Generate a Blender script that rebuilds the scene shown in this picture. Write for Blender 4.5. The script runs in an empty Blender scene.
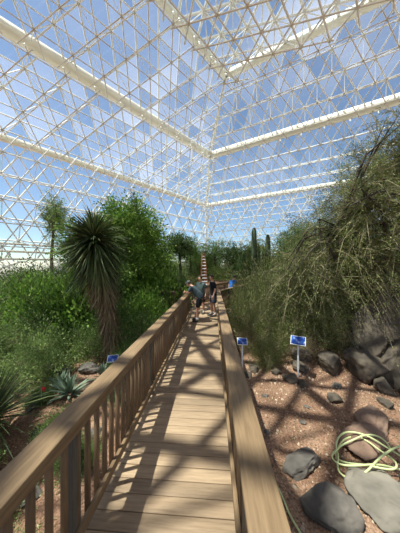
import bpy, bmesh, math, random
import numpy as np
from mathutils import Vector, Matrix, noise
random.seed(7); rng=np.random.default_rng(7)
H=2.2
sc=bpy.context.scene
col=sc.collection
# ---------------------------------------------------------------- helpers
def add(ob,parent=None):
    col.objects.link(ob)
    if parent is not None: ob.parent=parent
    return ob
def empty(name,loc=(0,0,0),rz=0.0):
    e=bpy.data.objects.new(name,None); e.location=loc; e.rotation_euler=(0,0,rz); e.empty_display_size=.1
    return add(e)
def mesh_q(name,V,F,mats,midx=None,smooth=False):
    V=np.asarray(V,dtype=np.float32).reshape(-1,3); F=np.asarray(F,dtype=np.int32).reshape(-1,4)
    me=bpy.data.meshes.new(name)
    me.vertices.add(len(V)); me.vertices.foreach_set('co',V.ravel())
    me.loops.add(F.size); me.loops.foreach_set('vertex_index',F.ravel())
    me.polygons.add(len(F)); me.polygons.foreach_set('loop_start',np.arange(0,F.size,4,dtype=np.int32))
    me.polygons.foreach_set('loop_total',np.full(len(F),4,dtype=np.int32))
    if not isinstance(mats,(list,tuple)): mats=[mats]
    for m in mats: me.materials.append(m)
    if midx is not None: me.polygons.foreach_set('material_index',np.asarray(midx,dtype=np.int32))
    if smooth: me.polygons.foreach_set('use_smooth',np.ones(len(F),dtype=bool))
    me.update(calc_edges=True); me.validate()
    return me
def obj_q(name,V,F,mats,midx=None,parent=None,smooth=False):
    return add(bpy.data.objects.new(name,mesh_q(name,V,F,mats,midx,smooth)),parent)
def obj_p(name,V,F,mat,parent=None,smooth=False):
    me=bpy.data.meshes.new(name); me.from_pydata([tuple(v) for v in V],[],F); me.materials.append(mat)
    if smooth:
        for p in me.polygons: p.use_smooth=True
    me.update()
    return add(bpy.data.objects.new(name,me),parent)
def norm(a): return a/np.maximum(np.linalg.norm(a,axis=-1,keepdims=True),1e-9)
def merge(parts):
    Vs=[];Fs=[];Ms=[];o=0
    for p in parts:
        V,F=p[0],p[1]; m=p[2] if len(p)>2 else 0
        if len(V)==0: continue
        Vs.append(V);Fs.append(F+o);Ms.append(np.full(len(F),m));o+=len(V)
    return np.concatenate(Vs),np.concatenate(Fs),np.concatenate(Ms)
def struts(A,B,r,r2=None):
    A=np.asarray(A,float).reshape(-1,3);B=np.asarray(B,float).reshape(-1,3)
    r=np.broadcast_to(np.asarray(r,float),(len(A),)).reshape(-1,1)
    r2=r if r2 is None else np.broadcast_to(np.asarray(r2,float),(len(A),)).reshape(-1,1)
    d=norm(B-A); ref=np.where(np.abs(d[:,2:3])>.9,np.array([[1.,0,0]]),np.array([[0,0,1.]]))
    s=norm(np.cross(d,ref)); t=np.cross(d,s)
    V=np.stack([A+s*r,A+t*r,A-s*r,A-t*r,B+s*r2,B+t*r2,B-s*r2,B-t*r2],1).reshape(-1,3)
    b=(np.arange(len(A))*8)[:,None]
    F=np.concatenate([b+np.array([[i,(i+1)%4,4+(i+1)%4,4+i]]) for i in range(4)],0)
    return V,F
def leaves(C,D,L,W):
    n=len(C); D=norm(D); L=np.broadcast_to(L,(n,)).reshape(-1,1); W=np.broadcast_to(W,(n,)).reshape(-1,1)
    s=norm(np.cross(D,rng.normal(size=(n,3))))
    V=np.stack([C,C+D*L*.45+s*W*.5,C+D*L,C+D*L*.45-s*W*.5],1).reshape(-1,3)
    F=np.arange(n*4).reshape(-1,4)
    return V,F
def blades(P,D,L,W,droop=.15,seg=3,spin=.3,base=1.0):
    n=len(P); D=norm(D); L=np.broadcast_to(L,(n,)).reshape(-1,1); W=np.broadcast_to(W,(n,)).reshape(-1,1)
    up=np.array([[0,0,1.]])+rng.normal(size=(n,3))*spin
    s=norm(np.cross(D,up)); rows=[]
    for i in range(seg+1):
        t=i/seg; w=W*(base+(1-base)*min(1,t*2))*(1-t)**.7 if t<1 else W*.03
        c=P+D*L*t-np.array([[0,0,1.]])*L*droop*t*t
        rows+= [c+s*w*.5,c-s*w*.5]
    V=np.stack(rows,1).reshape(-1,3); k=2*(seg+1); b=(np.arange(n)*k)[:,None]
    F=np.concatenate([b+np.array([[2*i,2*i+1,2*i+3,2*i+2]]) for i in range(seg)],0)
    return V,F
def tube(pts,rad,n=8):
    pts=[Vector(p) for p in pts]; V=[];F=[]
    for i,p in enumerate(pts):
        d=(pts[min(i+1,len(pts)-1)]-pts[max(i-1,0)]).normalized()
        ref=Vector((1,0,0)) if abs(d.x)<.8 else Vector((0,1,0))
        s=d.cross(ref).normalized(); t=d.cross(s)
        for k in range(n):
            a=2*math.pi*k/n; V.append(p+(s*math.cos(a)+t*math.sin(a))*rad[i])
    for i in range(len(pts)-1):
        for k in range(n):
            F.append([i*n+k,i*n+(k+1)%n,(i+1)*n+(k+1)%n,(i+1)*n+k])
    return np.array([tuple(v) for v in V]),np.array(F)
def boxes(bs):
    V=[];F=[]
    for (x0,x1,y0,y1,z0,z1) in bs:
        b=len(V); V+=[(x0,y0,z0),(x1,y0,z0),(x1,y1,z0),(x0,y1,z0),(x0,y0,z1),(x1,y0,z1),(x1,y1,z1),(x0,y1,z1)]
        F+=[[b,b+3,b+2,b+1],[b+4,b+5,b+6,b+7],[b,b+1,b+5,b+4],[b+1,b+2,b+6,b+5],[b+2,b+3,b+7,b+6],[b+3,b,b+4,b+7]]
    return np.array(V,float),np.array(F)
def bevel(ob,w=.006,seg=2):
    m=ob.modifiers.new('bevel','BEVEL'); m.width=w; m.segments=seg; m.limit_method='ANGLE'
# ---------------------------------------------------------------- materials
def newmat(name):
    m=bpy.data.materials.new(name); m.use_nodes=True; nt=m.node_tree
    return m,nt,nt.nodes,nt.links,nt.nodes['Principled BSDF'],nt.nodes['Material Output']
def ramp(N,stops):
    r=N.new('ShaderNodeValToRGB'); e=r.color_ramp.elements
    e[0].position,e[0].color=stops[0][0],(*stops[0][1],1); e[1].position,e[1].color=stops[-1][0],(*stops[-1][1],1)
    for p,c in stops[1:-1]:
        x=e.new(p); x.color=(*c,1)
    return r
def s2l(r,g,b):
    f=lambda c:(c/255/12.92 if c/255<=.04045 else ((c/255+.055)/1.055)**2.4)
    return (f(r),f(g),f(b))
def plain(name,c,rough=.7,metal=0):
    m,nt,N,L,P,O=newmat(name); P.inputs['Base Color'].default_value=(*c,1); P.inputs['Roughness'].default_value=rough; P.inputs['Metallic'].default_value=metal
    return m
def noisy(name,stops,scale=4,rough=.85,bump=.3,detail=8,stretch=(1,1,1),bdist=.02):
    m,nt,N,L,P,O=newmat(name)
    tc=N.new('ShaderNodeTexCoord'); mp=N.new('ShaderNodeMapping'); mp.inputs['Scale'].default_value=stretch
    n=N.new('ShaderNodeTexNoise'); n.inputs['Scale'].default_value=scale; n.inputs['Detail'].default_value=detail
    L.new(tc.outputs['Object'],mp.inputs[0]); L.new(mp.outputs[0],n.inputs['Vector'])
    r=ramp(N,stops); L.new(n.outputs['Fac'],r.inputs[0]); L.new(r.outputs[0],P.inputs['Base Color'])
    P.inputs['Roughness'].default_value=rough
    b=N.new('ShaderNodeBump'); b.inputs['Strength'].default_value=bump; b.inputs['Distance'].default_value=bdist
    L.new(n.outputs['Fac'],b.inputs['Height']); L.new(b.outputs[0],P.inputs['Normal'])
    return m
def wood(name,c1,c2,stretch,var=.25):
    m,nt,N,L,P,O=newmat(name)
    tc=N.new('ShaderNodeTexCoord'); mp=N.new('ShaderNodeMapping'); mp.inputs['Scale'].default_value=stretch
    n=N.new('ShaderNodeTexNoise'); n.inputs['Scale'].default_value=3; n.inputs['Detail'].default_value=8; n.inputs['Roughness'].default_value=.65
    L.new(tc.outputs['Object'],mp.inputs[0]); L.new(mp.outputs[0],n.inputs['Vector'])
    r=ramp(N,[(.3,c1),(.7,c2)]); L.new(n.outputs['Fac'],r.inputs[0])
    g=N.new('ShaderNodeNewGeometry'); mr=N.new('ShaderNodeMapRange'); mr.inputs['To Min'].default_value=1-var; mr.inputs['To Max'].default_value=1+var*.6
    L.new(g.outputs['Random Per Island'],mr.inputs['Value'])
    mx=N.new('ShaderNodeVectorMath'); mx.operation='SCALE'
    L.new(r.outputs[0],mx.inputs[0]); L.new(mr.outputs[0],mx.inputs['Scale'])
    L.new(mx.outputs[0],P.inputs['Base Color']); P.inputs['Roughness'].default_value=.75
    b=N.new('ShaderNodeBump'); b.inputs['Strength'].default_value=.25; b.inputs['Distance'].default_value=.005
    L.new(n.outputs['Fac'],b.inputs['Height']); L.new(b.outputs[0],P.inputs['Normal'])
    return m
def leafmat(name,c1,c2,c3=None,trans=.35,rough=.6):
    m,nt,N,L,P,O=newmat(name)
    g=N.new('ShaderNodeNewGeometry')
    st=[(0,c1),(1,c2)] if c3 is None else [(0,c1),(.75,c2),(1,c3)]
    r=ramp(N,st); L.new(g.outputs['Random Per Island'],r.inputs[0])
    L.new(r.outputs[0],P.inputs['Base Color']); P.inputs['Roughness'].default_value=rough; P.inputs['Specular IOR Level'].default_value=.25
    t=N.new('ShaderNodeBsdfTranslucent'); L.new(r.outputs[0],t.inputs['Color'])
    mx=N.new('ShaderNodeMixShader'); mx.inputs[0].default_value=trans
    L.new(P.outputs[0],mx.inputs[1]); L.new(t.outputs[0],mx.inputs[2]); L.new(mx.outputs[0],O.inputs['Surface'])
    return m
M_deck=wood('deck_wood',s2l(140,115,88),s2l(178,151,119),(1,14,10))
M_cap=wood('rail_cap_wood',s2l(112,88,60),s2l(150,122,88),(14,1,10),.12)
M_pick=wood('picket_wood',s2l(98,77,54),s2l(136,109,79),(10,10,1),.2)
M_post=wood('post_wood',s2l(74,70,62),s2l(104,96,84),(10,10,1),.1)
M_metal=noisy('white_painted_steel',[(.3,s2l(238,236,226)),(.7,s2l(250,248,240))],2,.5,0)
M_beam=noisy('cream_beam_paint',[(.3,s2l(240,234,212)),(.7,s2l(250,245,226))],.4,.6,0)
M_conc=noisy('concrete_sill',[(.3,s2l(175,165,148)),(.7,s2l(205,196,180))],1.2,.85,.2)
def glassmat():
    m,nt,N,L,P,O=newmat('dusty_glass')
    tr=N.new('ShaderNodeBsdfTransparent'); tr.inputs[0].default_value=(.9,.99,1,1)
    tl=N.new('ShaderNodeBsdfTranslucent'); tl.inputs[0].default_value=(.97,.97,.95,1)
    gl=N.new('ShaderNodeBsdfGlossy'); gl.inputs['Roughness'].default_value=.08
    tc=N.new('ShaderNodeTexCoord'); n=N.new('ShaderNodeTexNoise'); n.inputs['Scale'].default_value=.07; n.inputs['Detail'].default_value=1
    L.new(tc.outputs['Object'],n.inputs['Vector'])
    mr=N.new('ShaderNodeMapRange'); mr.inputs['From Min'].default_value=.4; mr.inputs['From Max'].default_value=.7
    mr.inputs['To Min'].default_value=.03; mr.inputs['To Max'].default_value=.13
    L.new(n.outputs['Fac'],mr.inputs['Value'])
    ge=N.new('ShaderNodeNewGeometry'); m3=N.new('ShaderNodeMapRange'); m3.inputs['To Min'].default_value=.3; m3.inputs['To Max'].default_value=1.8
    L.new(ge.outputs['Random Per Island'],m3.inputs['Value'])
    mu=N.new('ShaderNodeMath'); mu.operation='MULTIPLY'; L.new(mr.outputs[0],mu.inputs[0]); L.new(m3.outputs[0],mu.inputs[1])
    mx=N.new('ShaderNodeMixShader'); L.new(mu.outputs[0],mx.inputs[0]); L.new(tr.outputs[0],mx.inputs[1]); L.new(tl.outputs[0],mx.inputs[2])
    m2=N.new('ShaderNodeMixShader'); m2.inputs[0].default_value=.03; L.new(mx.outputs[0],m2.inputs[1]); L.new(gl.outputs[0],m2.inputs[2])
    L.new(m2.outputs[0],O.inputs['Surface']); return m
M_glass=glassmat()
M_bark=noisy('bark',[(.3,s2l(84,70,54)),(.7,s2l(134,118,96))],6,.9,.6,stretch=(1,1,.3))
M_darkbark=noisy('dark_bark',[(.3,s2l(42,34,28)),(.7,s2l(84,70,56))],6,.9,.6)
M_twig=noisy('twig',[(.3,s2l(120,108,78)),(.7,s2l(164,150,116))],6,.9,0)
M_broad=leafmat('broad_leaf',s2l(78,112,38),s2l(136,172,70),s2l(184,206,112),.4)
M_green=leafmat('green_leaf',s2l(70,96,44),s2l(118,146,74),s2l(156,176,108))
M_pale=leafmat('pale_leaf',s2l(108,132,70),s2l(162,184,106),s2l(196,208,142))
M_dark=leafmat('dark_leaf',s2l(46,70,32),s2l(82,110,54),s2l(114,132,76))
M_olive=leafmat('olive_leaf',s2l(90,102,50),s2l(140,150,84),s2l(184,184,122))
M_dry=leafmat('dry_leaf',s2l(120,100,70),s2l(176,156,118),s2l(196,180,140),.2)
M_dead=leafmat('dead_yucca_leaf',s2l(96,78,54),s2l(146,122,88),s2l(176,154,118),.1)
M_yucca=leafmat('yucca_blade',s2l(52,66,38),s2l(98,112,64),s2l(140,140,90),.15)
M_agave=leafmat('agave_blade',s2l(96,116,96),s2l(138,154,126),None,.1)
M_rock=noisy('rock',[(.3,s2l(70,64,58)),(.5,s2l(100,92,83)),(.7,s2l(130,120,108))],3.5,.9,.7,12,bdist=.05)
M_rockd=noisy('dark_rock',[(.3,s2l(54,47,40)),(.7,s2l(106,93,76))],3.5,.9,.8,12,bdist=.06)
M_rockr=noisy('red_rock',[(.3,s2l(104,80,66)),(.7,s2l(150,122,100))],3.5,.9,.7,12,bdist=.05)
M_slab=noisy('pale_slab_rock',[(.3,s2l(104,97,86)),(.7,s2l(146,136,120))],3.5,.9,.7,12,bdist=.05)
M_peb=leafmat('pebble_mix',s2l(100,76,58),s2l(168,138,112),s2l(204,184,158),0)
M_black=plain('black_metal',(.02,.02,.02),.5)
M_sign=noisy('sign_print_blue',[(.45,s2l(28,62,140)),(.6,s2l(60,100,180)),(.75,s2l(220,228,236))],9,.35,0,2)
M_white=plain('white_paint',(.8,.8,.78),.5)
M_red=plain('red_fabric',(.75,.03,.02),.6)
M_hose=plain('pale_green_rubber',s2l(206,212,150),.45)
# ---------------------------------------------------------------- ground
def g(x,y):
    x=np.asarray(x,float);y=np.asarray(y,float)
    z=-.78+.05*np.sin(x*1.3+y*.7)+.04*np.sin(x*2.9-y*2.1)
    z=z+1.9*np.clip((y-12)/18,0,1)*np.clip((x+16)/8,0,1)
    k=np.clip((x-2.2-.05*y)/2.5,0,1)*np.clip((y-5)/2.0,0,1); z=z+k*1.0
    k=np.clip((-x-5)/5,0,1)*np.clip((y-4)/4,0,1); z=z+k*.3
    return z
gx=np.unique(np.concatenate([[-400,-250,-150,-90],np.linspace(-60,-8,50),np.linspace(-8,8,110),np.linspace(8,70,50),[100,160,260,400]]))
gy=np.unique(np.concatenate([[-200,-100,-50],np.linspace(-25,-2,14),np.linspace(-2,12,100),np.linspace(12,60,60),[80,120,200,350,600]]))
GX,GY=np.meshgrid(gx,gy); V=np.stack([GX,GY,g(GX,GY)],-1).reshape(-1,3)
ii,jj=np.meshgrid(np.arange(len(gy)-1),np.arange(len(gx)-1),indexing='ij'); b=(ii*len(gx)+jj).ravel()[:,None]
F=b+np.array([[0,1,len(gx)+1,len(gx)]])
m,nt,N,L,P,O=newmat('desert_soil')
tc=N.new('ShaderNodeTexCoord')
n1=N.new('ShaderNodeTexNoise'); n1.inputs['Scale'].default_value=1.1; n1.inputs['Detail'].default_value=6
n2=N.new('ShaderNodeTexNoise'); n2.inputs['Scale'].default_value=38; n2.inputs['Detail'].default_value=6
vo=N.new('ShaderNodeTexVoronoi'); vo.inputs['Scale'].default_value=26
for n in (n1,n2,vo): L.new(tc.outputs['Object'],n.inputs['Vector'])
r1=ramp(N,[(.3,s2l(114,84,64)),(.5,s2l(148,114,90)),(.7,s2l(174,142,116))]); L.new(n1.outputs['Fac'],r1.inputs[0])
r2=ramp(N,[(.35,(.5,.45,.4)),(.65,(1.15,1.12,1.1))]); L.new(n2.outputs['Fac'],r2.inputs[0])
mx=N.new('ShaderNodeVectorMath'); mx.operation='MULTIPLY'; L.new(r1.outputs[0],mx.inputs[0]); L.new(r2.outputs[0],mx.inputs[1])
L.new(mx.outputs[0],P.inputs['Base Color']); P.inputs['Roughness'].default_value=.95
bp=N.new('ShaderNodeBump'); bp.inputs['Strength'].default_value=.6; bp.inputs['Distance'].default_value=.03
L.new(vo.outputs['Distance'],bp.inputs['Height']); L.new(bp.outputs[0],P.inputs['Normal'])
M_soil=m
obj_q('ground',V,F,M_soil,smooth=True)
n=7000
px=rng.uniform(.6,6.5,n); py=rng.uniform(.8,6.5,n)
C=np.stack([px,py,g(px,py)+.004],1); r=rng.uniform(.006,.022,n)*rng.choice([1,1,1.6],n)
V,F=struts(C-np.array([[0,0,1]])*r[:,None]*.3,C+np.array([[0,0,1]])*r[:,None]*.5+rng.normal(size=(n,3))*r[:,None]*.3,r,r*.5)
tb=(np.arange(n)*8)[:,None]+np.array([[4,5,6,7]])
obj_q('gravel',V,np.concatenate([F,tb]),M_peb)
n=6000
px=np.concatenate([rng.uniform(.6,6,n//2),rng.uniform(-6,-1.2,n//2)]); py=rng.uniform(.8,6.5,n)
C=np.stack([px,py,g(px,py)+.012],1); D=rng.normal(size=(n,3)); D[:,2]*=.25
V,F=leaves(C,D,rng.uniform(.03,.08,n),.018); obj_q('leaf_litter',V,F,M_dry)
# ---------------------------------------------------------------- boardwalk
TH=math.radians(3.72)
def bw(u,w,z=0,th=TH,o=(0,0)):
    return (o[0]+u*math.cos(th)+w*math.sin(th), o[1]-u*math.sin(th)+w*math.cos(th), z)
def section(o,th,w0,w1,uL,uR,railL=(None,None),railR=(None,None),posts0=1.5):
    e=empty('boardwalk',(o[0],o[1],0),-th)
    bs=[];w=w0
    while w<w1:
        j=random.uniform(-.006,.006); bs.append((uL-.05+j,uR+.05+j,w,w+.135,-.04,random.uniform(-.002,.002))); w+=.1415
    V,F=boxes(bs); ob=obj_q('deck_planks',V,F,M_deck,parent=e); bevel(ob,.005)
    V,F=boxes([(uL,uL+.05,w0,w1,-.25,-.041),(uR-.05,uR,w0,w1,-.25,-.041),((uL+uR)/2-.025,(uL+uR)/2+.025,w0,w1,-.25,-.041)])
    obj_q('joists',V,F,M_post,parent=e)
    for side,(a,b_) in ((-1,railL),(1,railR)):
        if a is None: continue
        e2=empty('wooden_railing',(o[0],o[1],0),-th)
        u=uL if side<0 else uR
        s=side
        lo=lambda p,q:(min(p,q),max(p,q))
        caps=[];w=a
        while w<b_-.01:
            w2=min(w+3.8,b_); caps.append((*lo(u-s*.03,u+s*.155),w,w2-.006,1.03,1.07)); w=w2
        V,F=boxes(caps); ob=obj_q('cap_board',V,F,M_cap,parent=e2); bevel(ob,.008)
        V,F=boxes([(*lo(u-s*.0,u+s*.038),a,b_,.935,1.029),(*lo(u-s*.0,u+s*.038),a,b_,.07,.16)])
        ob=obj_q('rails',V,F,M_cap,parent=e2); bevel(ob,.005)
        ps=[];pk=[];w=posts0
        while w-1.9>a: w-=1.9
        while w<b_:
            if w>a: ps.append((*lo(u+s*.04,u+s*.135),w-.048,w+.048,-1.05,1.028))
            w+=1.9
        ps.append((*lo(u+s*.04,u+s*.135),b_-.1,b_-.005,-1.05,1.028))
        V,F=boxes(ps); ob=obj_q('posts',V,F,M_post,parent=e2); bevel(ob,.006)
        w=a+.05
        while w<b_-.05:
            pk.append((*lo(u+s*.0385,u+s*.076),w-.019,w+.019,.05,1.0)); w+=.135
        V,F=boxes(pk); ob=obj_q('pickets',V,F,M_pick,parent=e2); bevel(ob,.004,1)
section((0,0),TH,-1.5,9.6,-1.02,.18,(-1.5,9.3),(-1.5,9.35),1.5)
TH2=TH+math.radians(27)
oR=bw(.18,9.35)
section((oR[0]-.2*math.cos(TH2),oR[1]+.2*math.sin(TH2)),TH2,-.25,9,-1.5,.2,(1.2,9),(0.02,9),1.2)
section(bw(-1.0,9.75)[:2],TH-math.radians(62),0,5.5,-1.0,.35,(0.25,5.5),(0.9,5.5),1.0)
# ---------------------------------------------------------------- space frame
dl=np.array([-.945,-1.,0]); dl/=np.linalg.norm(dl)
dr=np.array([1.8,-1.,0]); dr/=np.linalg.norm(dr)
def P_(px,py,d): return np.array([(px-200)*d/200,d,H-(py-266)*d/200])
Cb=np.array([1.1,38.,2.6]); C0=P_(206,205,38); C1=P_(210,155,30); C2=P_(226,75,22)
Cb[0]=C0[0]
def clip(a,b,poly):
    t0,t1=0.,1.; d=b-a
    for i in range(len(poly)):
        p=poly[i];q=poly[(i+1)%len(poly)]; nrm=np.array([-(q-p)[1],(q-p)[0]])
        den=nrm@d; num=nrm@(a-p)
        if abs(den)<1e-9:
            if num<0: return None
        else:
            t=-num/den
            if den>0: t0=max(t0,t)
            else: t1=min(t1,t)
            if t0>=t1: return None
    if (t1-t0)*np.linalg.norm(d)<.05: return None
    return a+d*t0,a+d*t1
def pclip(tri,poly):
    out=list(tri)
    for i in range(len(poly)):
        p=poly[i];q=poly[(i+1)%len(poly)]; nrm=np.array([-(q-p)[1],(q-p)[0]])
        inp=out; out=[]
        if not inp: return None
        for k in range(len(inp)):
            a=inp[k];b=inp[(k+1)%len(inp)]; da=nrm@(a-p);db=nrm@(b-p)
            if da>=0: out.append(a)
            if da*db<0: out.append(a+(b-a)*da/(da-db))
    return out if len(out)>=3 else None
def facet(corners,u,inward,parent,mod=2.3,depth=1.5,tag='',rs=(.068,.05,.034)):
    O=corners[0]; nrm=np.cross(corners[1]-corners[0],corners[-1]-corners[0]); nrm/=np.linalg.norm(nrm)
    if nrm@inward<0: nrm=-nrm
    v=np.cross(nrm,u)
    p2=[np.array([(c-O)@u,(c-O)@v]) for c in corners]
    ar=sum(p2[i][0]*p2[(i+1)%len(p2)][1]-p2[(i+1)%len(p2)][0]*p2[i][1] for i in range(len(p2)))
    if ar<0: p2=p2[::-1]
    mn=np.min(p2,0);mxx=np.max(p2,0); hh=mod*.866
    S=[[],[],[]]; GV=[];GF=[]
    def W(q,off): return O+u*q[0]+v*q[1]+nrm*off
    j0=int(mn[1]//hh)-1;j1=int(mxx[1]//hh)+2;i0=int(mn[0]//mod)-1;i1=int(mxx[0]//mod)+2
    for j in range(j0,j1):
        for i in range(i0,i1):
            a=np.array([i*mod+(j%2)*mod/2,j*hh])
            cen=a+np.array([mod/2,hh/3])
            A1=a+np.array([mod,0]);A2=a+np.array([mod/2,hh]);A3=a+np.array([-mod/2,hh])
            for tri in ((a,A1,A2),(a,A2,A3)):
                pc=pclip(tri,p2)
                if pc:
                    b0=len(GV); GV+=[tuple(W(q,-.12)) for q in pc]; GF.append(list(range(b0,len(GV))))
            for dx,dy in ((mod,0),(mod/2,hh),(-mod/2,hh)):
                c=clip(a,a+np.array([dx,dy]),p2)
                if c: S[0].append((W(c[0],0),W(c[1],0)))
                c=clip(cen,cen+np.array([dx,dy]),p2)
                if c: S[1].append((W(c[0],depth),W(c[1],depth)))
            for q in (a,A1,A2):
                c=clip(cen,q,p2)
                if c is not None and np.allclose(c[0],cen) and np.allclose(c[1],q): S[2].append((W(cen,depth),W(q,0)))
    parts=[]
    for s,r in zip(S,rs):
        if s:
            A=np.array([x[0] for x in s]);B=np.array([x[1] for x in s]); parts.append(struts(A,B,r))
    for s,off in ((S[0],0),(S[1],0)):
        A=np.array([x[0] for x in s]); parts.append(struts(A-nrm*.09,A+nrm*.09,.09))
    V,F,_=merge(parts); obj_q('struts'+tag,V,F,M_metal,parent=parent)
    obj_p('glass_panes'+tag,GV,GF,M_glass,parent=parent)
def band(A,B,wid,hgt,parent,name='gutter_beam'):
    d=norm(B-A); s=norm(np.cross(d,np.array([0,0,1.]))); z=np.array([0,0,1.])
    V=[]
    for p in (A,B):
        for a,b_ in ((-1,-1),(1,-1),(1,1),(-1,1)): V.append(p+s*a*wid/2+z*b_*hgt/2)
    F=[[0,1,5,4],[1,2,6,5],[2,3,7,6],[3,0,4,7],[0,3,2,1],[4,5,6,7]]
    obj_q(name,V,F,M_beam,parent=parent)
LL=62
wl=empty('wall_left'); wr=empty('wall_right'); rf=empty('ceiling')
facet([Cb,Cb+dl*LL,C0+dl*LL,C0],dl,np.array([.7,-.7,0]),wl)
facet([Cb,Cb+dr*LL,C0+dr*LL,C0],dr,np.array([-.4,-.9,0]),wr)
facet([C0,C0+dl*LL,C1+dl*LL,C1],dl,np.array([.5,-.5,-.7]),rf,tag='_a')
facet([C0,C0+dr*LL,C1+dr*LL,C1],dr,np.array([-.3,-.6,-.7]),rf,tag='_b')
facet([C1,C1+dl*LL,C2+dl*LL,C2],dl,np.array([.5,-.5,-.7]),rf,tag='_c')
facet([C1,C1+dr*LL,C2+dr*LL,C2],dr,np.array([-.3,-.6,-.7]),rf,tag='_d')
facet([C2,C2+dl*LL,C2+dl*LL+dr*LL,C2+dr*LL],dl,np.array([0,0,-1.]),rf,tag='_e',rs=(.125,.085,.045))
for C,w,h in ((C0,.5,.5),(C1,.7,.75),(C2,.55,.6)):
    band(C,C+dl*LL,w,h,rf); band(C,C+dr*LL,w,h,rf)
for a,b_ in ((Cb,C0),(C0,C1),(C1,C2)):
    V,F=struts([a],[b_],.13); obj_q('hip_beam',V,F,M_beam,parent=rf)
for w_,d_ in ((wl,dl),(wr,dr)):
    A=Cb.copy();A[2]=1.0
    band(A,A+d_*LL,.5,3.4,w_,'concrete_sill')
    for zz in (2.9,3.6,4.3):
        A=Cb.copy();A[2]=zz; band(A,A+d_*LL,.15,.2,w_,'sill_rail')
# ---------------------------------------------------------------- plants
def bush_mesh(name,rad,nl,ls,lw,mat,ncl=26,stem=M_twig,spread=.28,up=.4):
    rad=np.array(rad,float)
    d=norm(rng.normal(size=(ncl,3))); d[:,2]=np.abs(d[:,2])*.95-.12
    cc=d*rad*rng.uniform(.45,.95,(ncl,1)); cc[:,2]+=rad[2]*.15
    k=rng.integers(0,ncl,nl)
    off=rng.normal(size=(nl,3))*rad*spread*rng.uniform(.5,1.1,(ncl,1))[k]
    C=cc[k]+off; C[:,2]=np.maximum(C[:,2],.02)
    D=norm(off)+norm(C)*.5+rng.normal(size=(nl,3))*.5+np.array([[0,0,up]])
    p=[(*leaves(C,D,rng.uniform(.7,1.3,nl)*ls,rng.uniform(.7,1.2,nl)*lw),0)]
    mid=cc*.5+np.array([[0,0,1]])*rad[2]*.1
    base=rng.normal(size=(ncl,3))*.05; base[:,2]=-.1
    r0=.018*max(rad[2],.6)
    p.append((*struts(base,mid,r0,r0*.7),1)); p.append((*struts(mid,cc,r0*.7,r0*.3),1))
    j=rng.integers(0,ncl,nl//25); tip=cc[j]+rng.normal(size=(len(j),3))*rad*spread
    p.append((*struts(cc[j],tip,r0*.35,r0*.12),1))
    V,F,Mi=merge(p)
    return mesh_q(name,V,F,[mat,stem],Mi)
def place(name,me,x,y,s=1,z=None,rz=None,sz=None):
    ob=bpy.data.objects.new(name,me)
    ob.location=(x,y,float(g(x,y)) if z is None else z); ob.rotation_euler=(0,0,random.uniform(0,6.28) if rz is None else rz)
    ob.scale=(s,s,s if sz is None else sz); return add(ob)
b_pale=[bush_mesh('brittlebush_mesh',(1,1,.8),10000,.06,.032,M_pale) for _ in range(2)]
b_green=[bush_mesh('shrub_mesh',(1,1,1),11000,.07,.036,M_green) for _ in range(2)]
b_dark=[bush_mesh('dshrub_mesh',(1,1,1.1),10000,.08,.038,M_dark) for _ in range(2)]
b_olive=[bush_mesh('creosote_mesh',(1,1,1.1),9500,.06,.022,M_olive,spread=.34) for _ in range(2)]
b_dry=[bush_mesh('dry_mesh',(1,1,.9),6000,.09,.012,M_dry,spread=.35)]
b_broad=bush_mesh('broadleaf_mesh',(1,1,1),19000,.09,.055,M_broad,44,M_bark,.24)
def wispy(name,trunk_pts,crowns,nspray,nl,leafm,barkm,llen=.055,lwid=.016,slen=(.7,1.5),droop=.7,upb=.25,nbr=7,twr=.008):
    parts=[]
    for pts,r0,r1 in trunk_pts:
        parts.append((*tube(pts,list(np.linspace(r0,r1,len(pts))),8),1))
    cw=np.array([c[2] for c in crowns],float); cw/=cw.sum()
    for (c,rad,w_),f in zip(crowns,cw):
        ns=int(nspray*f); c=np.array(c,float);rad=np.array(rad,float)
        d=norm(rng.normal(size=(ns,3))); p=c+d*rad*rng.uniform(.15,.95,(ns,1))
        o=norm(d*np.array([1,1,.4])+rng.normal(size=(ns,3))*.6+np.array([0,0,upb])); ln=rng.uniform(slen[0],slen[1],(ns,1)); dp=ln*rng.uniform(.1,1.0,(ns,1))*droop
        f_=lambda t:p+o*ln*t-np.array([[0,0,1]])*dp*t*t
        for a,b_ in ((0,.35),(.35,.7),(.7,1)):
            parts.append((*struts(f_(a),f_(b_),twr*(1.2-a),twr*(1.2-b_)),2))
        t=rng.uniform(.05,1,(ns*nl,1)); k=np.repeat(np.arange(ns),nl)
        pos=p[k]+o[k]*ln[k]*t-np.array([[0,0,1]])*dp[k]*t*t+rng.normal(size=(ns*nl,3))*.055*(llen/.055)**.8
        D=o[k]-np.array([[0,0,1]])*dp[k]*t+rng.normal(size=(ns*nl,3))*.8
        parts.append((*leaves(pos,D,rng.uniform(.6,1.3,ns*nl)*llen,lwid),0))
        for _ in range(nbr):
            q=c+norm(rng.normal(size=3))*rad*.9; s_=np.array(trunk_pts[0][0][-1],float)
            m_=(s_+q)/2+np.array([0,0,.4])+rng.normal(size=3)*.2
            parts.append((*tube([s_,m_,q],[.05,.03,.012],6),1))
    V,F,Mi=merge(parts)
    return obj_q(name,V,F,[leafm,barkm,M_twig],Mi)
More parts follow.
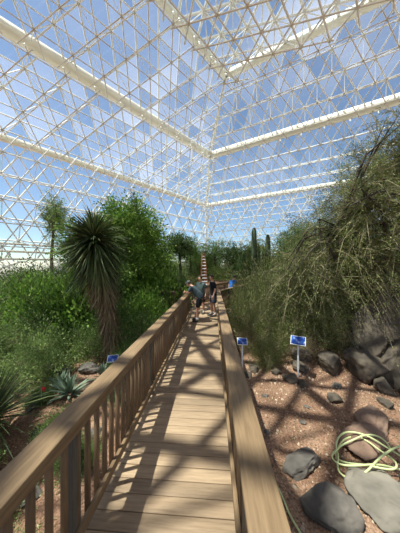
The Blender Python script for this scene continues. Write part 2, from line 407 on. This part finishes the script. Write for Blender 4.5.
# left plants
wispy('broadleaf_tree',[([(-3.9,9.8,-.8),(-3.8,9.8,.8),(-4.0,9.7,2.2),(-4.0,9.7,3.2)],.16,.09)],
   [((-5.0,9.6,3.2),(1.4,1.5,1.2),2.5),((-3.5,9.8,4.1),(1.5,1.4,1.3),3),((-2.6,9.9,2.9),(1.1,1.2,1.4),2),((-4.2,9.3,2.0),(1.6,1.3,1.2),2)],1000,38,M_broad,M_bark,.14,.07,(.4,.9),.4)
place('broadleaf_shrub',b_broad,-4.9,8.9,1.7,sz=2.2)
place('broadleaf_shrub',b_broad,-2.5,10.6,1.7,sz=2.6)
place('broadleaf_shrub',b_broad,-2.3,8.2,1.0,sz=1.5)
place('broadleaf_shrub',b_broad,-6.6,8.6,1.3,sz=1.9)
for (x,y,s,z_) in ((-6.8,6.2,1.3,1.2),(-5.2,6.4,1.1,1.3),(-4.3,5.4,.8,.9),(-8.4,7.6,1.5,1.6),(-5.6,4.6,.9,.8),(-3.6,6.9,.9,1.2),(-6.6,4.8,1.0,.9),(-4.6,4.0,.55,.5),(-9.5,9.5,1.8,1.9),(-5.0,3.3,.6,.5)):
    place('brittlebush',random.choice(b_pale),x,y,s,sz=z_)
for (x,y,s,z_) in ((-1.95,6.6,.75,1.1),(-2.9,7.6,.9,1.4),(-7.8,9,1.6,1.9),(-2.0,5.4,.45,.6),(-1.7,8.6,.7,1.2),(-5.6,8,1.2,2.0),(-3.9,3.3,.45,.35),(-2.5,3.6,.4,.35),(-1.9,3.0,.35,.3),(-2.5,2.3,.4,.3),(-1.9,1.9,.3,.25),(-3.0,1.7,.5,.4),(-3.4,2.9,.4,.3),(-10,12,2,1.9),(-3.6,4.5,.3,.3)):
    place('green_shrub',random.choice(b_green),x,y,s,sz=z_)
for (x,y,s,z_) in ((-2.3,9.8,.9,1.6),(-1.3,13.5,1.1,2.2),(-3.2,14,1.6,2.8),(-6,14,2.2,3.0),(-11.5,14.5,2.0,1.9)):
    place('dark_shrub',random.choice(b_dark),x,y,s,sz=z_)
wispy('acacia_tree',[([(-10.3,14,-.6),(-10.4,14,3),(-10.2,14,5.5)],.14,.06)],[((-10.2,14,5.6),(.55,.6,1.7),1)],230,45,M_pale,M_bark,.09,.035,(.3,.7),.4)
# right plants
for (x,y,s,z_) in ((1.9,7.6,.8,1.5),(2.5,6.9,.8,1.1),(2.9,8.4,1.1,2.0),(1.9,9.4,.8,1.7),(3.6,7.3,1.0,1.8),(4.4,8.6,1.3,2.2),(5.2,7.2,1.1,1.7),(3.2,10.4,1.2,2.2),(6,9.5,1.5,2.5),(2.0,6.1,.5,.7),(4.3,6.5,.8,1.0),(5.0,11.5,1.4,2.3)):
    place('creosote_bush',random.choice(b_olive),x,y,s,sz=z_)
for (x,y,s,z_) in ((2.6,12.4,1.0,1.5),(3.3,13.5,1.1,1.6),(5.1,6.2,.9,.8),(6.2,14,1.4,1.8),(3.3,6.3,.5,.5),(1.7,7.0,.45,.8),(2.3,8.0,.6,1.5)):
    place('dry_brush',b_dry[0],x,y,s,sz=z_)
# background
cnt=0
while cnt<64:
    y=random.uniform(15,31); x=random.uniform(-22,24)
    if x<1.1-.945*(38-y)+4.5 or x>1.1+1.8*(38-y)-5 or x>y*1.05+2 or x<-.68*y: continue
    if y<18 and -1<x<6: continue
    k=random.choice([('green_shrub',b_green),('dark_shrub',b_dark),('creosote_bush',b_olive),('brittlebush',b_pale),('dry_brush',b_dry)])
    s=random.uniform(1.2,2.0); place(k[0],random.choice(k[1]),x,y,s,sz=s*random.uniform(1.0,1.5)); cnt+=1
def dtree(x,y,topz,r,mat,ns=260):
    z0=float(g(x,y)); cz=topz-r*1.0
    wispy('distant_tree',[([(x,y,z0-.1),(x+.1,y,(z0+cz)/2),(x,y,cz-.2)],.16,.08)],[((x,y,cz),(r,r,r*.95),1)],ns,38,mat,M_darkbark,.12,.055,(.4,.9),.5)
dtree(-1.7,16.5,4.9,1.0,M_dark); dtree(8.2,17,5.6,1.7,M_green,340); dtree(1.8,25,5.6,1.7,M_green); dtree(-1.2,24,5.8,1.8,M_broad)
dtree(3.6,22,5.0,1.4,M_dark); dtree(-5.5,20,6.0,2.2,M_dark,340); dtree(7,25,5.9,1.8,M_olive); dtree(11,22,7.0,2.4,M_dark,340)
wispy('palo_verde_tree',[([(5.6,7.2,-.3),(5.4,7.0,1.2),(5.0,6.9,2.4),(4.8,7,3.6)],.2,.1),([(5.4,7,1.2),(6,6.4,2.6),(6.6,6.2,4.8),(6.3,6.0,6.2)],.14,.05),([(5.5,7.1,.6),(4.6,6.2,1.8),(3.8,6.0,2.9)],.09,.03),([(6.0,6.4,2.6),(5.4,5.9,3.8),(4.6,5.7,4.4)],.07,.02),([(6.6,6.2,3.6),(6.0,5.7,4.2),(5.0,5.6,4.3),(4.2,5.6,3.9)],.06,.015)],
   [((4.9,6.9,2.3),(1.4,1.4,1.6),4),((5.7,6.6,3.8),(1.5,1.4,1.7),4),((7.0,6.6,5.6),(1.6,1.2,1.9),3.6),((3.7,6.9,1.7),(1.0,1.0,1.2),1.8),((6.6,6.2,2.0),(1.2,1.2,1.8),2)],2500,46,M_olive,M_darkbark,.06,.02,droop=.95,slen=(.6,1.7),upb=.3,nbr=12,twr=.009)
wispy('mesquite_tree',[([(7.4,9.5,0),(7.2,9.3,2),(7.4,9.4,4.5)],.2,.1)],
   [((8.6,9.5,6.0),(2.0,2,2.6),3),((5.8,9.6,3.4),(1.5,1.6,1.8),2)],1000,46,M_green,M_darkbark,.07,.024)
def yucca():
    e=empty('yucca_tree',(-2.72,6.3,float(g(-2.72,6.3))))
    pts=[(0,0,-.1),(-.05,0,.8),(-.2,.02,1.7),(-.42,.05,2.6),(-.6,.05,3.4)]
    V,F=tube(pts,[.24,.2,.19,.2,.2],12); obj_q('trunk',V,F,M_bark,parent=e,smooth=True)
    P0=[];D0=[]
    for i in range(1900):
        t=random.random()**.8*.97+.02; s=t*4; k=min(int(s),3); f=s-k
        c=np.array(pts[k])*(1-f)+np.array(pts[k+1])*f; a=random.uniform(0,6.283); o=np.array([math.cos(a),math.sin(a),0])
        P0.append(c+o*.18); D0.append(o*(.35+.6*t**3)+np.array([0,0,-1.0])+rng.normal(size=3)*.14)
    n=len(P0); V,F=blades(np.array(P0),np.array(D0),rng.uniform(.22,.5,n),.036,0,2); obj_q('dead_leaf_skirt',V,F,M_dead,parent=e)
    hd=np.array([-.64,.05,3.72]); n=1250
    D=norm(rng.normal(size=(n,3))); D[:,2]=D[:,2]*.95+.05
    P0=hd+D*np.array([.16,.16,.32]); V,F=blades(P0,D,rng.uniform(.75,1.3,n),.05,.3,4)
    obj_q('crown_blades',V,F,M_yucca,parent=e)
    n=420; a=rng.uniform(0,6.283,n); z=rng.uniform(2.75,3.6,n)
    o=np.stack([np.cos(a),np.sin(a),np.zeros(n)],1); c=np.stack([-.42-(z-2.6)*.25,np.full(n,.05),z],1)
    V,F=blades(c+o*.18,o*.9+np.array([[0,0,-.5]])+rng.normal(size=(n,3))*.25,rng.uniform(.6,1.0,n),.045,.4,4); obj_q('lower_blades',V,F,M_yucca,parent=e)
    n=420; a=rng.uniform(0,6.283,n); z=rng.uniform(2.2,3.3,n)
    o=np.stack([np.cos(a),np.sin(a),np.zeros(n)],1); c=np.stack([-.34-(z-2.3)*.25,np.full(n,.05),z],1)
    V,F=blades(c+o*.18,o*.5+np.array([[0,0,-.9]])+rng.normal(size=(n,3))*.2,rng.uniform(.5,.85,n),.045,.1,3); obj_q('dead_hanging_blades',V,F,M_dead,parent=e)
yucca()
def rosette(name,x,y,n,L,W,mat,elev=(.1,1.4),droop=.2,z=None,base=.7):
    a=rng.uniform(0,6.283,n); el=rng.uniform(elev[0],elev[1],n)
    D=np.stack([np.cos(a)*np.cos(el),np.sin(a)*np.cos(el),np.sin(el)],1)
    V,F=blades(D*.06,D,rng.uniform(.75,1.1,n)*L,W,droop,4,.1,base)
    ob=obj_q(name,V,F,mat); ob.location=(x,y,(float(g(x,y)) if z is None else z)+.05); return ob
rosette('sotol_plant',-3.65,3.45,280,1.0,.036,M_yucca,(.0,1.5),.2,z=-.5)
rosette('sotol_plant',-3.2,2.2,160,.6,.028,M_yucca,(.0,1.5),.2)
rosette('agave_plant',-3.0,4.6,46,.5,.09,M_agave,(.15,1.4),.1)
rosette('agave_plant',-3.5,5.0,40,.4,.08,M_agave,(.15,1.4),.1)
rosette('agave_plant',-2.5,5.2,40,.34,.07,M_agave,(.15,1.4),.1)
rosette('yucca_rosette',-1.75,4.3,90,.45,.025,M_yucca,(.1,1.5),.1)
M_cact=noisy('cactus_skin',[(.3,s2l(52,64,42)),(.7,s2l(80,94,60))],5,.7,.2)
def cactus(x,y,h,r,arms=()):
    e=empty('columnar_cactus',(x,y,float(g(x,y))))
    def col_(pts,rr):
        n=20; V,F=tube(pts,rr,n)
        V=V.reshape(len(pts),n,3)
        c=V.mean(1,keepdims=True); k=np.where(np.arange(n)%2==0,1.0,.78)[None,:,None]; V=c+(V-c)*k
        return V.reshape(-1,3),F
    p=[(0,0,-.1),(0,0,h*.3),(0,0,h*.7),(0,0,h*.93),(0,0,h*.985),(0,0,h)]
    V,F=col_(p,[r*.85,r,r,r*.85,r*.5,r*.05]); obj_q('stem',V,F,M_cact,parent=e)
    for (az,h0,ah) in arms:
        dx,dy=math.cos(az),math.sin(az); p=[(0,0,h0),(dx*r*1.6,dy*r*1.6,h0+.05),(dx*r*2.6,dy*r*2.6,h0+.4),(dx*r*2.6,dy*r*2.6,h0+ah),(dx*r*2.6,dy*r*2.6,h0+ah+.08)]
        V,F=col_(p,[r*.6,r*.6,r*.65,r*.55,.02]); obj_q('arm',V,F,M_cact,parent=e)
def gz(x,y,topz): return topz-float(g(x,y))
cactus(4.7,17.4,gz(4.7,17.4,5.6),.24,((0,1.8,1.2),)); cactus(5.9,17.4,gz(5.9,17.4,5.0),.22)
e=empty('step_ladder',(.35,20,float(g(.35,20))),.2); M_lad=plain('ladder_paint',s2l(190,110,80),.5)
A=[];B=[]
zt=3.4
A+=[(-.32,-.5,0),(.32,-.5,0),(-.25,.5,0),(.25,.5,0)];B+=[(-.15,0,zt),(.15,0,zt),(-.15,.05,zt),(.15,.05,zt)]
V,F=struts(A,B,.04); obj_q('stiles',V,F,M_lad,parent=e)
A=[(-.32+.17*i/11,-.5+.5*i/11,zt*i/11) for i in range(1,11)];B=[(.32-.17*i/11,-.5+.5*i/11,zt*i/11) for i in range(1,11)]
V,F=struts(A,B,.04); obj_q('rungs',V,F,M_white,parent=e)
# ---------------------------------------------------------------- rocks
def rock(x,y,sx,sy,sz,mat,seed,rz=0,sink=.3,name='boulder'):
    bm=bmesh.new(); bmesh.ops.create_icosphere(bm,subdivisions=5,radius=1)
    o=Vector((seed*7.3,seed*3.1,seed)); rr=random.Random(seed)
    planes=[]
    for k in range(13):
        d=Vector((rr.gauss(0,1),rr.gauss(0,1),rr.gauss(0,1)*.8+.1)).normalized(); planes.append((d,rr.uniform(.56,.85)))
    for v in bm.verts:
        p=v.co.copy(); q=p*(1+.15*noise.noise(p*1.1+o))
        for d,th in planes:
            t=q.dot(d)
            if t>th: q-=d*(t-th)*.97
        q+=p*(.07*noise.noise(p*3+o)+.04*noise.noise(p*8+o))
        q*=1.22
        v.co=Vector((q.x*sx,q.y*sy,q.z*sz))
    me=bpy.data.meshes.new(name); bm.to_mesh(me); bm.free(); me.materials.append(mat)
    for p in me.polygons: p.use_smooth=True
    ob=bpy.data.objects.new(name,me); ob.location=(x,y,float(g(x,y))+sz*(1-2*sink)*.5); ob.rotation_euler=(0,0,rz); return add(ob)
rock(1.58,3.1,.32,.2,.12,M_rock,1,.5); rock(1.62,2.5,.34,.25,.15,M_rock,2,.2); rock(2.42,2.5,.4,.45,.14,M_slab,3,-.2)
rock(2.75,3.35,.42,.26,.16,M_rockr,4,.3); rock(2.45,1.8,.5,.3,.15,M_rock,5)
rock(3.2,3.7,.4,.25,.18,M_rockr,6,.8)
for i,(x,y,s) in enumerate(((2.35,5.2,.16),(2.55,5.0,.12),(2.1,5.5,.13),(3.0,4.45,.14),(3.35,4.9,.1),(2.8,5.6,.2),(1.5,4.6,.06),(2.0,3.9,.05),(3.9,4.2,.12),(3.3,3.9,.07),(1.3,5.6,.12),(1.6,5.9,.16),(2.3,4.3,.05),(1.2,3.6,.05))):
    rock(x,y,s*1.2,s,s*.7,M_rockd if s>.11 else M_rock,10+i,i)
for i,(x,y,a,b_,c,) in enumerate(((4.35,5.3,.5,.4,.55),(5.1,5.2,.55,.45,.7),(4.8,5.8,.6,.4,1.0),(3.6,5.6,.35,.3,.32),(5.9,5.3,.6,.5,.9),(4.3,4.7,.22,.2,.2),(4.9,4.6,.3,.22,.25),(5.6,6.0,.6,.5,1.4),(3.1,6.1,.3,.25,.25))):
    rock(x,y,a,b_,c,M_rockd,40+i,i*.7,.15)
for i,(x,y,s) in enumerate(((-3.2,5.8,.25),(-2.2,4.7,.15),(-3.6,4.3,.14),(-2.9,3.6,.12),(-2.2,2.6,.1),(-4.2,3.0,.16),(-1.9,3.6,.1),(-3.9,5.6,.3),(-2.1,5.9,.18))):
    rock(x,y,s*1.2,s,s*.7,M_rock,70+i,i)
# ---------------------------------------------------------------- hose
def hose(name,pts,r=.014):
    cu=bpy.data.curves.new(name,'CURVE'); cu.dimensions='3D'; cu.bevel_depth=r; cu.bevel_resolution=3; cu.resolution_u=8
    sp=cu.splines.new('NURBS'); sp.points.add(len(pts)-1); sp.use_endpoint_u=True; sp.order_u=4
    for p,q in zip(sp.points,pts): p.co=(*q,1)
    cu.materials.append(M_hose); return add(bpy.data.objects.new(name,cu))
pts=[]
for i in range(30):
    a=i*.62; r=.36+.13*math.sin(i*1.7); cx=2.5+.12*math.sin(i*.4); x=cx+r*1.2*math.cos(a); y=3.05+r*.8*math.sin(a)
    pts.append((x,y,float(g(x,y))+.09+.1*max(0,1-abs(x-2.6)*1.5)+.05*math.sin(i*.9)))
pts+=[(3.2,3.1,-.5),(3.7,3.3,-.7),(4.5,3.2,-.74)]
hose('garden_hose',pts,.013)
pts=[(x,y,float(g(x,y))+.02) for x,y in ((.75,3.4),(.85,3.0),(1.1,2.75),(1.05,2.4),(1.2,2.1),(1.15,1.7),(1.3,1.2))]
hose('garden_hose',pts,.012)
# ---------------------------------------------------------------- signs
def sign(x,y,topz,w=.3,h=.22,rz=0,leg=True):
    z0=float(g(x,y)); e=empty('information_sign',(x,y,z0),rz); t=topz-z0
    V,F=boxes([(-.02,.02,-.02,.02,-.2,t)]); ob=obj_q('post',V,F,M_white if leg else M_black,parent=e); bevel(ob,.004)
    V,F=boxes([(-w/2,w/2,-h/2,h/2,-.012,0)]); ob=obj_q('backing',V,F,M_white,parent=e); ob.location=(0,0,t+.02); ob.rotation_euler=(math.radians(42),0,0); bevel(ob,.004)
    V,F=boxes([(-w/2+.012,w/2-.012,-h/2+.012,h/2-.012,.0005,.003)]); ob=obj_q('printed_panel',V,F,M_sign,parent=e); ob.location=(0,0,t+.02); ob.rotation_euler=(math.radians(42),0,0)
sign(1.12,5.3,.2,.26,.2,-.15); sign(2.6,5.3,.22,.36,.26,-.5); sign(-2.05,4.7,.02,.24,.17,.2,False)
for (x,y) in ((-3.45,4.35),(-5.4,5.9)):
    z0=float(g(x,y)); e=empty('marker_flag',(x,y,z0)); V,F=struts([(0,0,-.05)],[(0,0,.42)],.006); obj_q('wire',V,F,M_white,parent=e)
    V,F=boxes([(0,.09,-.003,.003,.32,.42)]); obj_q('flag',V,F,M_red,parent=e)
# ---------------------------------------------------------------- people
M_skin=plain('skin',s2l(214,160,130),.55); M_hair=plain('dark_hair',s2l(46,32,24),.6); M_eye=plain('eye',(.03,.02,.02),.3); M_lip=plain('lip',s2l(170,90,84),.5)
def skinmesh(name,verts,edges,mat,parent,root=0,sub=2):
    me=bpy.data.meshes.new(name); me.from_pydata([v[:3] for v in verts],edges,[]); me.materials.append(mat)
    ob=add(bpy.data.objects.new(name,me),parent); m=ob.modifiers.new('skin','SKIN'); m.use_smooth_shade=True
    lay=me.skin_vertices[0].data
    for i,v in enumerate(verts):
        r=v[3]; lay[i].radius=(r,r) if not isinstance(r,tuple) else r; lay[i].use_root=(i==root)
    s=ob.modifiers.new('sub','SUBSURF'); s.levels=sub; s.render_levels=sub
    return ob
def person(x,y,rz,shirt,shorts,hairm,lean=0,arms=None,scale=1,shoe=(.05,.05,.05),stance=.1,headturn=0,hat=None,z=0):
    e=empty('visitor',(x,y,z),rz); e.scale=(scale,)*3
    Rm=Matrix.Rotation(-math.radians(lean),3,'X'); pv=Vector((0,0,.95))
    back=-.22*math.sin(math.radians(lean))
    def up(p):
        q=Rm@(Vector(p)-pv)+pv; return Vector((q.x,q.y+back,q.z))
    pel=Vector((0,back,.95)); sp=up((0,0,1.13)); ch=up((0,.0,1.32)); nb=up((0,-.005,1.475)); hb=up((0,.015,1.57))
    sh={1:up((.175,0,1.41)),-1:up((-.175,0,1.41))}
    A={}
    for s in (1,-1):
        if arms and s in arms: el,wr_=[Vector(v) for v in arms[s]]
        else: el,wr_=up((s*.24,-.03,1.13)),up((s*.25,.07,.89))
        A[s]=(el,wr_)
    leg={s:(Vector((s*.09,back,.9)),Vector((s*stance,back*.4+.03*s+.02,.49)),Vector((s*stance,-.02+.05*s,.09)),Vector((s*(stance+.02),.13+.05*s,.035))) for s in (1,-1)}
    v=[(*pel,.115),(*sp,.095),(*ch,.11),(*nb,.064),(*hb,.06)];ed=[(0,1),(1,2),(2,3),(3,4)]
    for s in (1,-1):
        i=len(v); el,wr_=A[s]; v+=[(*sh[s],.055),(*el,.042),(*wr_,.029)]; ed+=[(2,i),(i,i+1),(i+1,i+2)]
        hd=(wr_-el).normalized(); palm=wr_+hd*.07; v.append((*palm,(.036,.022))); ed.append((i+2,i+3))
        i=len(v); h,k,an,to=leg[s]; v+=[(*h,.09),(*((h+k)/2),.08),(*k,.058),(*((k*.65+an*.35)),.06),(*an,.04),(*to,.03)]
        ed+=[(0,i),(i,i+1),(i+1,i+2),(i+2,i+3),(i+3,i+4),(i+4,i+5)]
    skinmesh('body',v,ed,M_skin,e)
    for s in (1,-1):
        el,wr_=A[s]; hd=(wr_-el).normalized(); palm=wr_+hd*.06; side=hd.cross(Vector((s,0,0)))
        if side.length<.1: side=hd.cross(Vector((0,0,1)))
        side.normalize(); inn_=hd.cross(side)*(-s)
        if inn_.x*s>0: inn_=-inn_
        for k,(o_,l_) in enumerate(((-.027,.055),(-.009,.072),(.009,.078),(.027,.07))):
            b=palm+side*o_; q=b+hd*.04; r_=q+hd*l_*.5+inn_*.012; t_=r_+hd*l_*.35+inn_*.022
            skinmesh('finger_%d'%k,[(*b,.01),(*q,.0095),(*r_,.009),(*t_,.0075)],[(0,1),(1,2),(2,3)],M_skin,e,0,1)
        b=wr_+hd*.025+side*.02; q=b+side*.03+hd*.02+inn_*.01; t_=q+hd*.04+side*.006+inn_*.012
        skinmesh('thumb',[(*b,.012),(*q,.011),(*t_,.009)],[(0,1),(1,2)],M_skin,e,0,1)
        h,k,an,to=leg[s]
        skinmesh('shoe',[(an.x,an.y-.05,.045,(.05,.045)),(an.x,an.y+.02,.055,(.053,.052)),(to.x,to.y-.02,.042,(.055,.04)),(to.x,to.y+.06,.035,(.045,.03))],[(0,1),(1,2),(2,3)],plain('shoe_mat',shoe,.6),e,0,2)
        skinmesh('sock',[(an.x,an.y,.07,.056),(an.x,an.y,.13,.056),(an.x,an.y,.19,.058)],[(0,1),(1,2)],M_white,e,0,2)
    ms=noisy('shirt_fabric',[(.3,tuple(c*.8 for c in shirt)),(.7,shirt)],6,.85,.3); mp=noisy('shorts_fabric',[(.3,tuple(c*.8 for c in shorts)),(.7,shorts)],6,.85,.3)
    low=Vector((pel.x,pel.y-.01,.84))
    v=[(*low,(.185,.15)),(*(pel+Vector((0,0,.03))),(.18,.15)),(*sp,(.172,.145)),(*ch,(.185,.155)),(*(ch+(nb-ch)*.8),.1)];ed=[(0,1),(1,2),(2,3),(3,4)]
    for s in (1,-1):
        i=len(v); el,_=A[s]; v+=[(*sh[s],.085),(*(sh[s]*.4+el*.6),.072),(*(sh[s]*.2+el*.8),.07)]; ed+=[(3,i),(i,i+1),(i+1,i+2)]
    skinmesh('tshirt',v,ed,ms,e)
    v=[(*(pel+(sp-pel)*.4),(.14,.12)),(pel.x,pel.y,.9,(.16,.14))];ed=[(0,1)]
    for s in (1,-1):
        h,k,an,to=leg[s]; i=len(v); v+=[(*(h*.75+k*.25),.115),(*(h*.4+k*.6),.102),(*(h*.12+k*.88),.096)]; ed+=[(1,i),(i,i+1),(i+1,i+2)]
    skinmesh('shorts',v,ed,mp,e)
    he=bpy.data.objects.new('head',None); add(he,e); he.location=up((0,.03,1.645)); he.rotation_euler=(-math.radians(lean*.75),0,headturn)
    def ball(nm,loc,sca,mat,fn=None,seg=20):
        bm=bmesh.new(); bmesh.ops.create_uvsphere(bm,u_segments=seg,v_segments=seg*2//3,radius=1)
        for q in bm.verts:
            if fn: q.co=fn(q.co)
            q.co=Vector((q.co.x*sca[0],q.co.y*sca[1],q.co.z*sca[2]))
        me=bpy.data.meshes.new(nm); bm.to_mesh(me); bm.free(); me.materials.append(mat)
        for p in me.polygons: p.use_smooth=True
        ob=add(bpy.data.objects.new(nm,me),he); ob.location=loc; return ob
    def hf(c):
        k=1-.28*max(0,-c.z); return Vector((c.x*k,c.y*(1-.12*max(0,-c.z)) + (.05*max(0,-c.z) if c.y>0 else 0),c.z))
    ball('skull',(0,0,0),(.078,.098,.12),M_skin,hf)
    ball('hair',(0,-.014,.022),(.086,.102,.115),hairm,lambda c:Vector((c.x,min(c.y,.62+.5*c.z),max(c.z,-.55))))
    ball('nose',(0,.1,-.012),(.012,.018,.022),M_skin,seg=10); ball('mouth',(0,.09,-.056),(.022,.008,.006),M_lip,seg=10)
    for s in (1,-1):
        ball('eye',(s*.03,.089,.008),(.011,.008,.007),M_eye,seg=10); ball('ear',(s*.078,-.005,-.005),(.01,.02,.03),M_skin,seg=10)
    if hat:
        ball('cap_crown',(0,-.005,.05),(.09,.109,.08),hat); ball('cap_brim',(0,.1,.055),(.07,.08,.008),hat)
    return e
x,y,_=bw(-.66,8.0); person(x,y,math.pi/2-TH-.25,s2l(66,80,84),s2l(30,32,36),M_hair,lean=42,arms={1:((.2,.28,1.12),(.05,.42,1.11)),-1:((-.2,.28,1.12),(-.07,.44,1.115))},hat=plain('cap_fabric',s2l(130,130,120),.8),scale=1.04)
x,y,_=bw(-.0,8.9); person(x,y,math.radians(100),s2l(24,24,28),s2l(84,90,104),M_hair,lean=5,scale=1.04,headturn=.3)
x,y,_=bw(-.55,9.3); person(x,y,math.radians(150),s2l(100,118,114),s2l(60,56,50),M_hair,lean=8,scale=1.0)
x=oR[0]+math.sin(TH2)*2.3-.15;y=oR[1]+math.cos(TH2)*2.3; person(x,y,math.radians(-60),s2l(40,110,190),s2l(50,60,90),M_hair,lean=20)
# ---------------------------------------------------------------- light, sky, camera
w=bpy.data.worlds.new('World'); sc.world=w; w.use_nodes=True; nt=w.node_tree
bg=nt.nodes['Background']; sky=nt.nodes.new('ShaderNodeTexSky'); sky.sky_type='NISHITA'; sky.sun_disc=False
sky.sun_elevation=math.radians(68); sky.sun_rotation=math.radians(-100); sky.altitude=1200; sky.air_density=1.1; sky.dust_density=.7; sky.ozone_density=1.6
nt.links.new(sky.outputs[0],bg.inputs[0]); bg.inputs[1].default_value=.17
sl=bpy.data.lights.new('sun','SUN'); sl.energy=8; sl.angle=math.radians(.4); sl.color=(1,.96,.9)
so=add(bpy.data.objects.new('sun',sl)); sdir=Vector((-.42,-.12,1.2)).normalized(); so.rotation_euler=sdir.to_track_quat('Z','Y').to_euler(); so.location=(-8,-3,60)
cam=bpy.data.cameras.new('camera'); cam.sensor_fit='VERTICAL'; cam.sensor_height=36; cam.lens=36*200/533; cam.clip_end=2000
co=add(bpy.data.objects.new('camera',cam)); co.location=(0,0,H); co.rotation_euler=(math.radians(90),0,0); sc.camera=co
sc.view_settings.view_transform='Standard'
